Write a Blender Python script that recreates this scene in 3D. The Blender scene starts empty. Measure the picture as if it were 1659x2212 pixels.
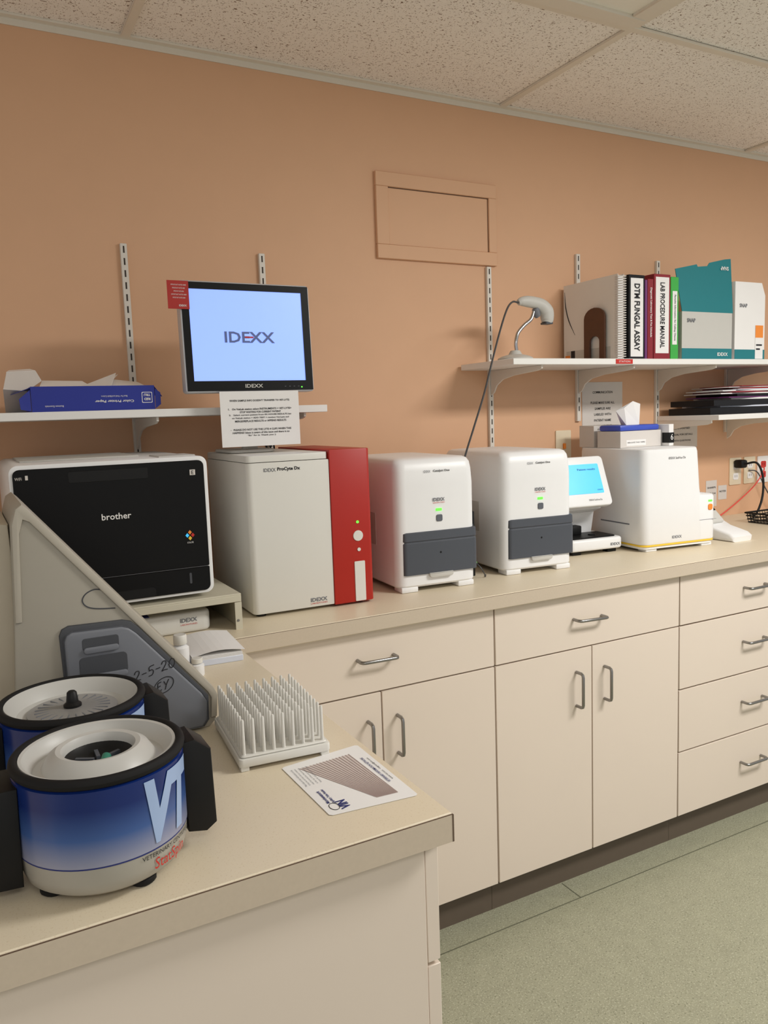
import bpy, bmesh, math, random
import numpy as np
from mathutils import Vector, Matrix
random.seed(7)
scn=bpy.context.scene
scn.view_settings.view_transform='Standard'
COL=scn.collection

# ------------------------------------------------------------ materials
def lin(c):
    return tuple(((x/255)/12.92 if x/255<=.04045 else (((x/255)+.055)/1.055)**2.4) for x in c)
def M(name,rgb,rough=.5,metal=0,var=.05,scale=40,bump=0,emit=0,spec=.5):
    m=bpy.data.materials.new(name);m.use_nodes=True
    nt=m.node_tree;b=nt.nodes['Principled BSDF']
    tc=nt.nodes.new('ShaderNodeTexCoord')
    no=nt.nodes.new('ShaderNodeTexNoise');no.inputs['Scale'].default_value=scale;no.inputs['Detail'].default_value=4
    nt.links.new(tc.outputs['Object'],no.inputs['Vector'])
    mx=nt.nodes.new('ShaderNodeMix');mx.data_type='RGBA'
    c=lin(rgb)
    mx.inputs['A'].default_value=(*[max(0,x*(1-var)) for x in c],1)
    mx.inputs['B'].default_value=(*[min(1,x*(1+var)) for x in c],1)
    nt.links.new(no.outputs['Fac'],mx.inputs['Factor'])
    nt.links.new(mx.outputs['Result'],b.inputs['Base Color'])
    b.inputs['Roughness'].default_value=rough;b.inputs['Metallic'].default_value=metal
    b.inputs['Specular IOR Level'].default_value=spec
    if emit:
        nt.links.new(mx.outputs['Result'],b.inputs['Emission Color']);b.inputs['Emission Strength'].default_value=emit
    if bump:
        bp=nt.nodes.new('ShaderNodeBump');bp.inputs['Strength'].default_value=bump;bp.inputs['Distance'].default_value=.002
        nt.links.new(no.outputs['Fac'],bp.inputs['Height']);nt.links.new(bp.outputs['Normal'],b.inputs['Normal'])
    return m
def speckle(m,scale,thr,dark,vec=(1,1,1),detail=2,width=.03):
    nt=m.node_tree;b=nt.nodes['Principled BSDF']
    old=b.inputs['Base Color'].links[0].from_socket
    tc=nt.nodes.new('ShaderNodeTexCoord');mp=nt.nodes.new('ShaderNodeMapping')
    mp.inputs['Scale'].default_value=vec
    nt.links.new(tc.outputs['Object'],mp.inputs['Vector'])
    no=nt.nodes.new('ShaderNodeTexNoise');no.inputs['Scale'].default_value=scale;no.inputs['Detail'].default_value=detail
    nt.links.new(mp.outputs['Vector'],no.inputs['Vector'])
    r=nt.nodes.new('ShaderNodeMapRange');r.inputs['From Min'].default_value=thr;r.inputs['From Max'].default_value=thr+width
    nt.links.new(no.outputs['Fac'],r.inputs['Value'])
    mx=nt.nodes.new('ShaderNodeMix');mx.data_type='RGBA'
    nt.links.new(r.outputs['Result'],mx.inputs['Factor']);nt.links.new(old,mx.inputs['A'])
    mx.inputs['B'].default_value=(*lin(dark),1)
    nt.links.new(mx.outputs['Result'],b.inputs['Base Color'])

mWall=M('wall_paint',(219,174,138),.6,var=.03,scale=9,bump=.05)
mCeil=M('ceiling_tile',(246,241,234),.95,var=.05,scale=60)
speckle(mCeil,95,.645,(132,110,92),(1,1.8,1),3,.02)
speckle(mCeil,190,.635,(160,140,122),(1.6,1,1),2,.02)
mGrid=M('grid_paint',(226,218,204),.5,var=.02)
mDiff=M('lens_plastic',(240,236,224),.6,var=.02)
mFloor=M('vinyl_floor',(150,150,128),.36,var=.14,scale=22)
speckle(mFloor,240,.58,(176,176,154),(1,1,1),2,.05)
speckle(mFloor,210,.62,(108,110,88),(1,1.2,1),2,.04)
mSeam=M('seam_dark',(98,98,80),.7)
mTop=M('laminate_top',(222,209,184),.40,var=.02,scale=25)
speckle(mTop,420,.60,(210,194,166),(1,1,1),2,.10)
mBand=M('laminate_band',(198,183,163),.5,var=.05,scale=200)
mSeamShade=M('band_seam_and_shadow',(96,76,60),.7)  # worktop seam lines, also the shade painted around the access panel
mCab=M('cabinet_laminate',(222,208,193),.5,var=.015,scale=6)
mCabBody=M('cabinet_carcass',(104,78,60),.8)
mToe=M('toe_kick_vinyl',(92,80,68),.6)
mSteel=M('brushed_nickel',(150,148,146),.3,metal=1,var=.05)
mChrome=M('chrome_metal',(190,190,192),.15,metal=1,var=.02)
mWhite=M('white_plastic',(234,234,234),.38,var=.01)
mWhite2=M('warm_white_plastic',(220,218,211),.42,var=.01)
mDish=M('grey_white_plastic',(192,191,187),.4,var=.01)
mShelf=M('shelf_white_laminate',(234,232,228),.45,var=.01)
mStd=M('white_enamel_metal',(222,216,206),.4,var=.02)
mSlot=M('slot_dark',(60,52,46),.8)
mRed=M('red_plastic',(172,28,14),.42,var=.03)
mBlack=M('black_plastic',(14,14,15),.5,var=.1,spec=.3)
mBlackG=M('black_panel_plastic',(7,7,8),.42,var=.1,spec=.22)
mRubber=M('black_rubber',(20,19,19),.75,var=.1,spec=.3)
mDkGrey=M('slate_grey_plastic',(72,76,84),.45,var=.02)
mDkGrey2=M('slate_grey_plastic_light',(92,96,104),.45,var=.02)
mGrey=M('grey_plastic',(112,115,122),.5,var=.02)
mGreyD=M('grey_recess',(66,68,73),.6,var=.02)
mBeige=M('putty_plastic',(164,158,145),.55,var=.02)
mBeigeR=M('putty_rim_plastic',(176,169,155),.5,var=.02)
mBeige2=M('putty_plastic_warm',(184,174,155),.55,var=.02)
mLtGrey=M('light_grey_plastic',(196,194,188),.5,var=.02)
mSilverG=M('silver_grey_plastic',(168,163,152),.35,var=.02)
mMid=M('printed_grey',(110,112,118),.6)
mInk=M('ink_black',(24,24,28),.6)
mInkB=M('ink_blue',(34,44,110),.6)
mInkR=M('ink_red',(196,40,30),.6)
mInkBr=M('ink_mauve',(150,122,116),.7)
mTaupe=M('printed_taupe',(206,194,188),.7)
mPaper=M('paper_white',(234,232,230),.8,var=.02,scale=10)
mPaper2=M('paper_sheet_grey',(212,206,200),.8,var=.03,scale=10)
mPaperB=M('paper_cool',(210,215,228),.8,var=.04,scale=10)
mCream=M('worn_cover',(228,224,218),.7,var=.04,scale=12)
mBlue=M('carton_blue',(18,38,144),.45,var=.03)
mBlueL=M('blue_translucent',(60,84,190),.3,var=.05)
mScreen=M('lit_screen',(140,170,255),.3,var=.01,emit=.8)
mLogoB=M('screen_logo_ink',(80,94,142),.5,emit=.25)
mScreen2=M('lit_cyan_screen',(60,176,230),.3,var=.03,emit=.6)
mLed=M('green_led',(90,255,60),.4,emit=1.5)
mYel=M('yellow_trim',(236,196,60),.4)
mOr=M('orange_trim',(238,140,50),.5)
mTeal=M('teal_card',(18,120,128),.5,var=.02)
mWood=M('walnut_wood',(84,50,30),.5,var=.25,scale=30)
mGreen=M('green_cover',(60,170,70),.5)
mPurple=M('purple_cover',(110,50,110),.5)
mMaroon=M('maroon_cover',(136,22,38),.5)
mBinder=M('binder_black',(16,16,20),.4,spec=.3)
mTealTube=M('teal_tube',(44,120,100),.4)
mSilver=M('silver_frame',(200,200,204),.35,metal=.3,var=.02)
mRiser=M('riser_enamel',(200,194,174),.5,var=.02)
mClear=M('smoky_disc',(140,138,136),.25,var=.05,scale=60)
mCableG=M('cable_grey',(70,70,72),.5)
mCableGn=M('cable_green',(120,190,110),.5)
mPink=M('cable_pink',(226,80,70),.5)
mIvory=M('ivory_plate',(226,212,184),.4)
mVT=bpy.data.materials.new('blue_gradient_label');mVT.use_nodes=True
nt=mVT.node_tree;b=nt.nodes['Principled BSDF'];tc=nt.nodes.new('ShaderNodeTexCoord');sp=nt.nodes.new('ShaderNodeSeparateXYZ')
nt.links.new(tc.outputs['Object'],sp.inputs[0]);cr_=nt.nodes.new('ShaderNodeValToRGB');mr=nt.nodes.new('ShaderNodeMapRange')
mr.inputs['From Min'].default_value=.044;mr.inputs['From Max'].default_value=.118
nt.links.new(sp.outputs['Z'],mr.inputs['Value']);nt.links.new(mr.outputs['Result'],cr_.inputs['Fac']);nt.links.new(cr_.outputs['Color'],b.inputs['Base Color'])
e=cr_.color_ramp.elements;e[0].position=0;e[0].color=(*lin((150,152,172)),1);e[1].position=.78;e[1].color=(*lin((16,40,104)),1)
n_=cr_.color_ramp.elements.new(.38);n_.color=(*lin((62,92,150)),1)
b.inputs['Roughness'].default_value=.22
mVTL=M('pale_blue_print',(156,178,214),.4)

# ------------------------------------------------------------ geometry
def rrect(x0,x1,z0,z1,r,seg=5):
    if not isinstance(r,(list,tuple)): r=[r]*4   # BL BR TR TL
    out=[]
    for (cx,cz,a0),rr in zip([(x0,z0,180),(x1,z0,270),(x1,z1,0),(x0,z1,90)],r):
        sx=1 if cx==x0 else -1; sz=1 if cz==z0 else -1
        if rr<=0: out.append((cx,cz));continue
        for i in range(seg+1):
            a=math.radians(a0+90*i/seg)
            out.append((cx+sx*rr+rr*math.cos(a),cz+sz*rr+rr*math.sin(a)))
    return out
def cr(pts,n=6):
    P=[Vector(p) for p in pts];P=[2*P[0]-P[1]]+P+[2*P[-1]-P[-2]];out=[]
    for i in range(1,len(P)-2):
        for k in range(n):
            t=k/n;a,b,c,d=P[i-1:i+3]
            out.append(.5*((2*b)+(c-a)*t+(2*a-5*b+4*c-d)*t*t+(3*b-a-3*c+d)*t**3))
    out.append(P[-2]);return out
class G:
    def __init__(s): s.bm=bmesh.new();s.mats=[]
    def mi(s,m):
        if m not in s.mats:s.mats.append(m)
        return s.mats.index(m)
    def add(s,t,mat,rot=None,piv=None,recalc=True):
        if recalc: bmesh.ops.recalc_face_normals(t,faces=t.faces[:])
        if rot is not None:
            piv=Vector(piv)
            bmesh.ops.transform(t,matrix=Matrix.Translation(piv)@rot@Matrix.Translation(-piv),verts=t.verts[:])
        if mat is not None:
            k=s.mi(mat)
            for f in t.faces:f.material_index=k
        me=bpy.data.meshes.new('tmp');t.to_mesh(me);t.free();s.bm.from_mesh(me);bpy.data.meshes.remove(me);return s
    def box(s,x0,x1,y0,y1,z0,z1,mat,bev=0,seg=2,rot=None,piv=None):
        t=bmesh.new();bmesh.ops.create_cube(t,size=1)
        for v in t.verts:
            v.co=Vector(((x0+x1)/2+v.co.x*(x1-x0),(y0+y1)/2+v.co.y*(y1-y0),(z0+z1)/2+v.co.z*(z1-z0)))
        if bev: bmesh.ops.bevel(t,geom=t.edges[:],offset=bev,segments=seg,profile=.5,affect='EDGES')
        return s.add(t,mat,rot,piv)
    def stack(s,levels,mat,seg=6):
        """loft of rounded rectangles: (x0,x1,y0,y1,r,z)"""
        t=bmesh.new();R=[]
        for x0,x1,y0,y1,r,z in levels: R.append([t.verts.new((p[0],p[1],z)) for p in rrect(x0,x1,y0,y1,r,seg)])
        n=len(R[0])
        for a,b in zip(R,R[1:]):
            for i in range(n): t.faces.new((a[i],a[(i+1)%n],b[(i+1)%n],b[i]))
        t.faces.new(R[0]);t.faces.new(R[-1])
        return s.add(t,mat)
    def prism(s,pts,axis,a0,a1,mat,bev=0,seg=2,rot=None,piv=None):
        t=bmesh.new()
        f=lambda p,a:{'x':(a,p[0],p[1]),'y':(p[0],a,p[1]),'z':(p[0],p[1],a)}[axis]
        A=[t.verts.new(f(p,a0)) for p in pts];B=[t.verts.new(f(p,a1)) for p in pts]
        n=len(pts);fa=t.faces.new(A);fb=t.faces.new(B[::-1])
        for i in range(n):t.faces.new((A[i],B[i],B[(i+1)%n],A[(i+1)%n]))
        bmesh.ops.recalc_face_normals(t,faces=t.faces[:])
        if bev: bmesh.ops.bevel(t,geom=list(fa.edges)+list(fb.edges),offset=bev,segments=seg,profile=.5,affect='EDGES')
        return s.add(t,mat,rot,piv)
    def lathe(s,cx,cy,prof,mat,seg=48,rot=None,piv=None):
        t=bmesh.new();rings=[]
        for r,z in prof:
            if r<1e-6: rings.append([t.verts.new((cx,cy,z))])
            else: rings.append([t.verts.new((cx+r*math.cos(2*math.pi*i/seg),cy+r*math.sin(2*math.pi*i/seg),z)) for i in range(seg)])
        for a,b in zip(rings,rings[1:]):
            for i in range(seg):
                i2=(i+1)%seg
                if len(a)==1 and len(b)==1: continue
                if len(a)==1: t.faces.new((a[0],b[i],b[i2]))
                elif len(b)==1: t.faces.new((a[i],b[0],a[i2]))
                else: t.faces.new((a[i],b[i],b[i2],a[i2]))
        return s.add(t,mat,rot,piv)
    def cyl(s,c,r,h,mat,axis='z',seg=24,bev=0):
        x,y,z=c;p=[(0,z),(r,z),(r,z+h),(0,z+h)]
        if bev:p=[(0,z),(r-bev,z),(r,z+bev),(r,z+h-bev),(r-bev,z+h),(0,z+h)]
        rot=None
        if axis=='y':rot=Matrix.Rotation(math.radians(90),4,'X')
        if axis=='x':rot=Matrix.Rotation(math.radians(90),4,'Y')
        return s.lathe(x,y,p,mat,seg,rot=rot,piv=c if rot is not None else None)
    def tube(s,pts,r,mat,seg=8,smooth=0,flat=1):
        if smooth:
            n0=len(pts)
            if isinstance(r,list):
                rr=[]
                for i in range(n0-1):
                    for k in range(smooth): rr.append(r[i]+(r[i+1]-r[i])*k/smooth)
                rr.append(r[-1]);r=rr
            pts=cr(pts,smooth)
        P=[Vector(p) for p in pts];n=len(P)
        R=r if isinstance(r,list) else [r]*n
        t=bmesh.new();up=None;rings=[]
        for i in range(n):
            d=(P[min(i+1,n-1)]-P[max(i-1,0)]).normalized()
            if up is None: up=Vector((0,0,1)) if abs(d.z)<.9 else Vector((0,1,0))
            a=(up-d*up.dot(d)).normalized();up=a;b=d.cross(a)
            rings.append([t.verts.new(P[i]+R[i]*(a*math.cos(2*math.pi*k/seg)+flat*b*math.sin(2*math.pi*k/seg))) for k in range(seg)])
        for i in range(n-1):
            for k in range(seg):t.faces.new((rings[i][k],rings[i+1][k],rings[i+1][(k+1)%seg],rings[i][(k+1)%seg]))
        t.faces.new(rings[0]);t.faces.new(rings[-1])
        return s.add(t,mat)
    def poly(s,pts,mat,th=0):
        t=bmesh.new();vs=[t.verts.new(p) for p in pts];f=t.faces.new(vs)
        if th:
            f.normal_update();n=f.normal.copy()
            g=bmesh.ops.extrude_face_region(t,geom=[f])
            for v in g['geom']:
                if isinstance(v,bmesh.types.BMVert):v.co+=n*th
            return s.add(t,mat)
        return s.add(t,mat,recalc=False)
    def crumple(s,c,size,mat,seed=1,sub=2):
        t=bmesh.new();bmesh.ops.create_icosphere(t,subdivisions=sub,radius=.5);rd=random.Random(seed)
        for v in t.verts:
            k=rd.uniform(.6,1.1);v.co=Vector((c[0]+v.co.x*size[0]*k,c[1]+v.co.y*size[1]*k,max(c[2]-size[2]/2,c[2]+v.co.z*size[2]*k)))
        return s.add(t,mat)
    def text(s,body,c,xd,ud,h,mat,w=None,bold=0,cyl=None,lift=.0008):
        cu=bpy.data.curves.new('t','FONT');cu.body=body;cu.size=1;cu.offset=bold;cu.align_x='CENTER';cu.resolution_u=2
        o=bpy.data.objects.new('t',cu);COL.objects.link(o)
        dg=bpy.context.evaluated_depsgraph_get();me=bpy.data.meshes.new_from_object(o.evaluated_get(dg))
        bpy.data.objects.remove(o);bpy.data.curves.remove(cu)
        t=bmesh.new();t.from_mesh(me);bpy.data.meshes.remove(me)
        if not t.verts: t.free();return s
        xs=[v.co.x for v in t.verts];ys=[v.co.y for v in t.verts]
        W=max(xs)-min(xs);H=max(ys)-min(ys);sy=h/H;sx=(w/W) if w else sy
        mx,my=(max(xs)+min(xs))/2,(max(ys)+min(ys))/2
        if cyl:
            bmesh.ops.triangulate(t,faces=t.faces[:])
            for _ in range(4):
                le=[e for e in t.edges if abs(e.verts[0].co.x-e.verts[1].co.x)*sx>.005]
                if le: bmesh.ops.subdivide_edges(t,edges=le,cuts=1);bmesh.ops.triangulate(t,faces=t.faces[:])
            cx,cy,R,th,zc,sk=cyl
            for v in t.verts:
                a=th+((v.co.x-mx)*sx+sk*(v.co.y-my)*sy)/R
                v.co=Vector((cx+(R+lift)*math.cos(a),cy+(R+lift)*math.sin(a),zc+(v.co.y-my)*sy))
        else:
            xd=Vector(xd).normalized();ud=Vector(ud).normalized();nd=xd.cross(ud);c=Vector(c)
            for v in t.verts: v.co=c+xd*((v.co.x-mx)*sx)+ud*((v.co.y-my)*sy)+nd*lift
        return s.add(t,mat,recalc=False)
    def xf(s,m):
        bmesh.ops.transform(s.bm,matrix=m,verts=s.bm.verts[:]);return s
    def mesh(s,name,base=(0,0,0),ang=38):
        for v in s.bm.verts:v.co-=Vector(base)
        for f in s.bm.faces:f.smooth=True
        s.bm.normal_update()
        for e in s.bm.edges:
            if len(e.link_faces)==2: e.smooth=e.calc_face_angle(0)<math.radians(ang)
            else:e.smooth=False
        me=bpy.data.meshes.new(name);s.bm.to_mesh(me);s.bm.free()
        for m in s.mats:me.materials.append(m)
        return me
X=(1,0,0);Z=(0,0,1);Y=(0,1,0)
def thing(name,label,cat,base,rz=0,group=None):
    e=bpy.data.objects.new(name,None);COL.objects.link(e);e.empty_display_size=.05;e.location=base;e.rotation_euler=(0,0,math.radians(rz))
    e['label']=label;e['category']=cat
    if group:e['group']=group
    return e
def part(par,name,g,label=None,base=None):
    base=base or par.get('_b') or tuple(par.location)
    o=bpy.data.objects.new(name,g.mesh(name,base));COL.objects.link(o);o.parent=par
    o['_b']=list(base)
    if label:o['label']=label
    return o
def solo(name,label,cat,base,g,rz=0,group=None):
    o=bpy.data.objects.new(name,g.mesh(name,base));COL.objects.link(o);o.location=base;o.rotation_euler=(0,0,math.radians(rz))
    o['label']=label;o['category']=cat
    if group:o['group']=group
    return o
def struct(name,g):
    o=bpy.data.objects.new(name,g.mesh(name));COL.objects.link(o);o['kind']='structure';return o
def dup(root,delta,rz=None):
    m={};objs=[root]+[c for c in root.children_recursive]
    for o in objs:
        n=o.copy();COL.objects.link(n);m[o]=n
    for o in objs:
        if o is not root: m[o].parent=m[o.parent]
    m[root].location=Vector(root.location)+Vector(delta)
    if rz is not None: m[root].rotation_euler=(0,0,math.radians(rz))
    return m[root]

# ------------------------------------------------------------ room
HC=2.408;CT=.914
struct('wall_back',G().box(-2,4.6,0,.1,0,HC+.1,mWall))
struct('floor',G().box(-2,4.6,-4.8,.1,-.05,0,mFloor))
struct('ceiling',G().box(-2,4.6,-4.8,.1,HC,HC+.05,mCeil))
k=1
def trim(g):
    global k
    struct('trim_%d'%k,g);k+=1
trim(G().box(-2,4.6,-.022,-.0005,HC-.006,HC-.0005,mGrid).box(-2,4.6,-.003,-.0005,HC-.022,HC-.006,mGrid))
for i in range(-2,4):
    x=.4754+1.2234*i
    trim(G().box(x-.012,x+.012,-4.8,-.024,HC-.008,HC-.0005,mGrid,.001,1))
for j in range(0,7):
    y=-.6036-.6117*j
    trim(G().box(-2,4.6,y-.012,y+.012,HC-.0095,HC-.002,mGrid,.001,1))
trim(G().box(-.5,4.0,-.662,-.659,.0003,.0008,mSeam).box(1.45,1.453,-.66,-.58,.0003,.0008,mSeam))
mLens=M('lit_lens',(255,248,236),.5,emit=2.5)
def fixture(x0,y0,lit):
    x1=x0+1.2234-.024;y1=y0+.6117-.024
    t=thing('ceiling_light','recessed ceiling light with beige frame and flat lens' ,'ceiling light',((x0+x1)/2,(y0+y1)/2,HC-.012))
    g=G()
    for a in [(x0,x1,y0,y0+.05),(x0,x1,y1-.05,y1),(x0,x0+.05,y0+.05,y1-.05),(x1-.05,x1,y0+.05,y1-.05)]: g.box(*a,HC-.016,HC-.001,mGrid,.003,1)
    part(t,'frame',g)
    part(t,'lens',G().box(x0+.05,x1-.05,y0+.05,y1-.05,HC-.008,HC-.001,mDiff if not lit else mLens))
fixture(.4754+.012,-1.2153+.012,False)
fixture(1.6988+.012,-1.827+.012-.6117,True)
fixture(-.748+.012,-3.662+.012,True)

t=thing('access_panel','painted wooden wall access panel with raised frame, same peach as wall','wall panel',(1.444,0,1.88))
g=G();x0,x1,z0,z1=1.213,1.675,1.882,2.147;w=.044
for a in [(x0,x1,z0,z0+w),(x0,x1,z1-w,z1),(x0,x0+w,z0+w,z1-w),(x1-w+.012,x1,z0+w,z1-w)]: g.box(a[0],a[1],-.012,0,a[2],a[3],mWall,.0015,1)
part(t,'frame',g)
part(t,'door_panel',G().box(x0+w+.0005,x1-w+.0090,-.007,0,z0+w+.0005,z1-w-.0028,mWall,.001,1))
part(t,'shadow_fill',G().box(x0+w,x1-w+.012,-.0045,-.0005,z0+w,z1-w,mSeamShade),'dark fill painting the shadow line around panel')  # shadow line inside the frame, put in as dark brown colour

# ------------------------------------------------------------ worktop
g=G()
L=[(-1.1,-.0),(3.5,0),(3.5,-.635),(.478,-.635),(.478,-1.526),(-1.1,-1.526)]
g.prism(L,'z',CT-.038,CT,mTop,.0012,1)
g.box(.4795,3.5,-.6362,-.6345,CT-.036,CT-.0025,mBand)
g.box(.4775,.4792,-1.5275,-.634,CT-.036,CT-.0025,mBand)
g.box(-1.1,.4787,-1.5277,-1.5255,CT-.036,CT-.0025,mBand)
g.box(.4795,3.5,-.6358,-.634,CT-.0025,CT-.0018,mSeamShade).box(-1.1,.479,-1.5272,-1.525,CT-.0025,CT-.0018,mSeamShade)
g.box(.4775,.4796,-1.5280,-1.5262,CT-.036,CT-.002,mSeamShade)
solo('worktop','beige speckled laminate L-shaped countertop with square edge band','countertop',(0,0,CT-.038),g)

# ------------------------------------------------------------ cabinets
def pull(par,p0,p1,out=(0,-1,0)):
    g=G();a=Vector(p0);b=Vector(p1);o=Vector(out);d=(b-a).normalized()
    g.tube([a-o*.028,a-o*.008,a+d*.003-o*.002,a+d*.009,b-d*.009,b-d*.003-o*.002,b-o*.008,b-o*.028],.0045,mSteel,10)
    part(par,'handle',g,'brushed nickel bar handle')
def front(par,kind,x0,x1,z0,z1,y=-.61):
    e=.0015
    return part(par,kind,G().box(x0+e,x1-e,y,y+.018,z0+e,z1-e,mCab,.0008,1))
def cab(x0,x1,label):
    t=thing('base_cabinet',label,'cabinet',((x0+x1)/2,-.3,0),group='base cabinets along the wall')
    part(t,'body',G().box(x0,x1,-.5915,-.012,.0957,.8755,mCabBody))
    part(t,'toe_kick',G().box(x0,x1,-.575,-.02,0,.0955,mToe),'dark brown vinyl toe kick');return t
ZD=.7138;ZB=.0957;ZT=.872
t=cab(.4795,1.2025,'cream laminate base cabinet with one drawer over two doors')
d=front(t,'drawer',.481,1.2025,ZD+.001,ZT);pull(d,(.798,-.64,.803),(.897,-.64,.801))
d=front(t,'door',.481,.8605,ZB,ZD);pull(d,(.820,-.64,.547),(.820,-.64,.645))
d=front(t,'door',.8615,1.2025,ZB,ZD);pull(d,(.902,-.64,.547),(.902,-.64,.645))
t=cab(1.2035,1.8955,'cream laminate base cabinet with wide drawer over paired doors')
d=front(t,'drawer',1.2045,1.8955,ZD+.001,ZT);pull(d,(1.474,-.64,.801),(1.578,-.64,.797))
d=front(t,'door',1.2045,1.5430,ZB,ZD);pull(d,(1.483,-.64,.548),(1.483,-.64,.647))
d=front(t,'door',1.5440,1.8955,ZB,ZD);pull(d,(1.589,-.64,.548),(1.589,-.64,.645))
t=cab(1.8965,2.62,'cream laminate base cabinet with four stacked drawers')
for z0,z1,hz in [(.7148,ZT,.797),(.511,.7128,.618),(.308,.509,.415),(.0957,.306,.207)]:
    d=front(t,'drawer',1.8975,2.619,z0,z1);pull(d,(2.188,-.64,hz),(2.288,-.64,hz))
t=cab(2.621,3.4,'cream laminate base cabinet with one drawer over two doors')
front(t,'drawer',2.622,3.399,ZD+.001,ZT);front(t,'door',2.622,3.01,ZB,ZD);front(t,'door',3.01,3.399,ZB,ZD)
t=thing('base_cabinet','cream laminate peninsula cabinet with plain end panel','cabinet',(0,-1.05,0),group='base cabinets of the peninsula')
part(t,'body',G().box(-1.0,.4505,-1.49,-.64,.0957,.8755,mCabBody))
part(t,'toe_kick',G().box(-1.0,.40,-1.485,-.64,0,.0955,mToe))
part(t,'end_panel',G().box(-1.0,.4505,-1.506,-1.4905,.0,.8755,mCab,.0008,1))
def fx(kind,y0,y1,z0,z1): return part(t,kind,G().box(.452,.470,y0+.0015,y1-.0015,z0+.0015,z1-.0015,mCab,.0008,1))
fx('drawer',-1.506,-1.08,ZD,ZT);fx('drawer',-1.08,-.64,ZD,ZT);fx('door',-1.506,-1.08,ZB,ZD-.002);fx('door',-1.08,-.64,ZB,ZD-.002)

# ------------------------------------------------------------ shelves
def standard(x,z0,z1):
    g=G().box(x-.009,x+.009,-.012,-.0,z0,z1,mStd,.001,1)
    n=int((z1-z0)/.0318)
    for i in range(n):
        z=z1-.015-i*.0318
        g.box(x-.002,x+.002,-.0126,-.0115,z-.010,z+.008,mSlot)
    solo('shelf_standard','white slotted metal shelf standard screwed to wall','shelf rail',(x,0,z0),g,group='shelf standards on the wall')
for x,a,b_ in [(.435,1.25,1.873),(.827,1.25,1.871),(1.640,1.19,1.878),(2.036,1.342,1.945),(2.44,1.27,1.945),(2.845,1.27,1.945)]: standard(x,a,b_)
def bracket(x,zt,ln=.285):
    pts=[(-.0127,zt),(-ln,zt),(-ln,zt-.010),(-ln+.02,zt-.016),(-.14,zt-.024),(-.08,zt-.034),(-.045,zt-.052),(-.03,zt-.075),(-.0127,zt-.085)]
    solo('shelf_bracket','white metal shelf bracket hooked into standard','bracket',(x,-.0127,zt),G().prism(pts,'x',x-.003,x+.003,mStd,.0006,1),group='shelf brackets')
SL,SR,SQ=1.422,1.548,1.348;TH=.019
for x in (.435,.827): bracket(x,SL-TH-.0005)
for x in (1.64,2.036,2.44,2.845): bracket(x,SR-TH-.0005)
for x in (2.44,2.845): bracket(x,SQ-TH-.0005,.27)
def shelf(x0,x1,z,lab):
    t=thing('wall_shelf',lab,'shelf',((x0+x1)/2,-.15,z-TH))
    part(t,'board',G().box(x0,x1,-.302,-.0135,z-TH,z,mShelf,.001,1));return t
shelf(-1.0,.886,SL,'white laminate wall shelf holding a paper carton')
t=shelf(1.515,3.3,SR,'white laminate upper wall shelf holding binders and boxes')
part(t,'sticker',G().box(1.935,2.01,-.3035,-.3019,SR-.017,SR-.002,mInkR).text('STATION',(1.972,-.3037,SR-.0095),X,Z,.006,mPaper,.05),'small red printed sticker')
shelf(2.437,3.3,SQ,'white laminate lower wall shelf holding stacked files')

# ------------------------------------------------------------ printer + riser
t=thing('printer_stand','beige enamelled metal riser under the printer','stand',(.27,-.34,CT))
part(t,'top_plate',G().box(-.02,.534,-.565,-.10,.992,.997,mRiser,.001,1).box(-.02,.534,-.565,-.562,.978,.9925,mRiser,.001,1))
for xa in (.530,-.02):
    g=G().box(xa,xa+.004,-.563,-.105,CT,.9915,mRiser,.0008,1).box(xa-.012 if xa>0 else xa,xa+.004 if xa>0 else xa+.016,-.565,-.563,CT,.977,mRiser)
    g.cyl((xa-.006 if xa>0 else xa+.01,-.5652,.935),.003,.001,mSteel,'y')
    part(t,'leg',g)
t=thing('laser_printer','boxy white and black colour laser printer on metal riser','printer',(.277,-.33,.9975))
x0,x1,z0,z1,yf=.078,.478,1.006,1.313,-.55
g=G().prism(rrect(x0,x1,z0,z1,.018,6),'y',yf+.012,-.09,mWhite,.004,2)
g.prism(rrect(x0,x1,z0,z1,.018,6),'y',yf,yf+.0115,mWhite,.003,2)
g.box(x0+.03,x1-.12,-.42,-.16,z1-.001,z1+.004,mLtGrey,.002,1).box(x1-.10,x1-.02,-.53,-.43,z1-.001,z1+.003,mLtGrey,.001,1)
part(t,'body',g)
for fxp in (x0+.04,x1-.06):
    for fy in (-.5,-.14): part(t,'foot',G().box(fxp,fxp+.03,fy,fy+.03,.9978,z0+.002,mBlack,.001,1))
g=G().prism(rrect(x0+.007,x1-.009,z0+.062,z1-.009,[.003,.003,.013,.013],5),'y',yf-.0045,yf+.003,mBlackG,.0015,1)
g.prism(rrect(x0+.11,x0+.27,z1-.042,z1-.018,.004,3),'y',yf-.0052,yf-.003,mBlack,.0008,1)
fp=part(t,'front_panel',g,'black front door')
g=G().prism(rrect(x0+.007,x1-.009,z0+.007,z0+.0605,[.013,.013,.002,.002],5),'y',yf-.0045,yf+.003,mBlackG,.0015,1)
g.prism(rrect(x0+.15,x0+.27,z0+.008,z0+.028,[.002,.002,.008,.008],3),'y',yf-.0055,yf-.0035,mBlack,.0008,1)
g.prism(rrect(.4225,.4275,1.032,1.056,.002,3),'y',yf-.0053,yf-.004,mGreyD)
part(t,'paper_tray',g,'black paper cassette')
y=yf-.0055
part(t,'brand_lettering',G().text('brother',(.277,y,1.196),X,Z,.0135,mPaper,.060,.012),'white lettering')
part(t,'sticker',G().text('WiFi',(.095,y,1.286),X,Z,.006,mPaper2,.013).box(.108,.113,y-.0003,y+.0005,1.283,1.292,mPaper2),'tiny pale symbols')
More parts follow.
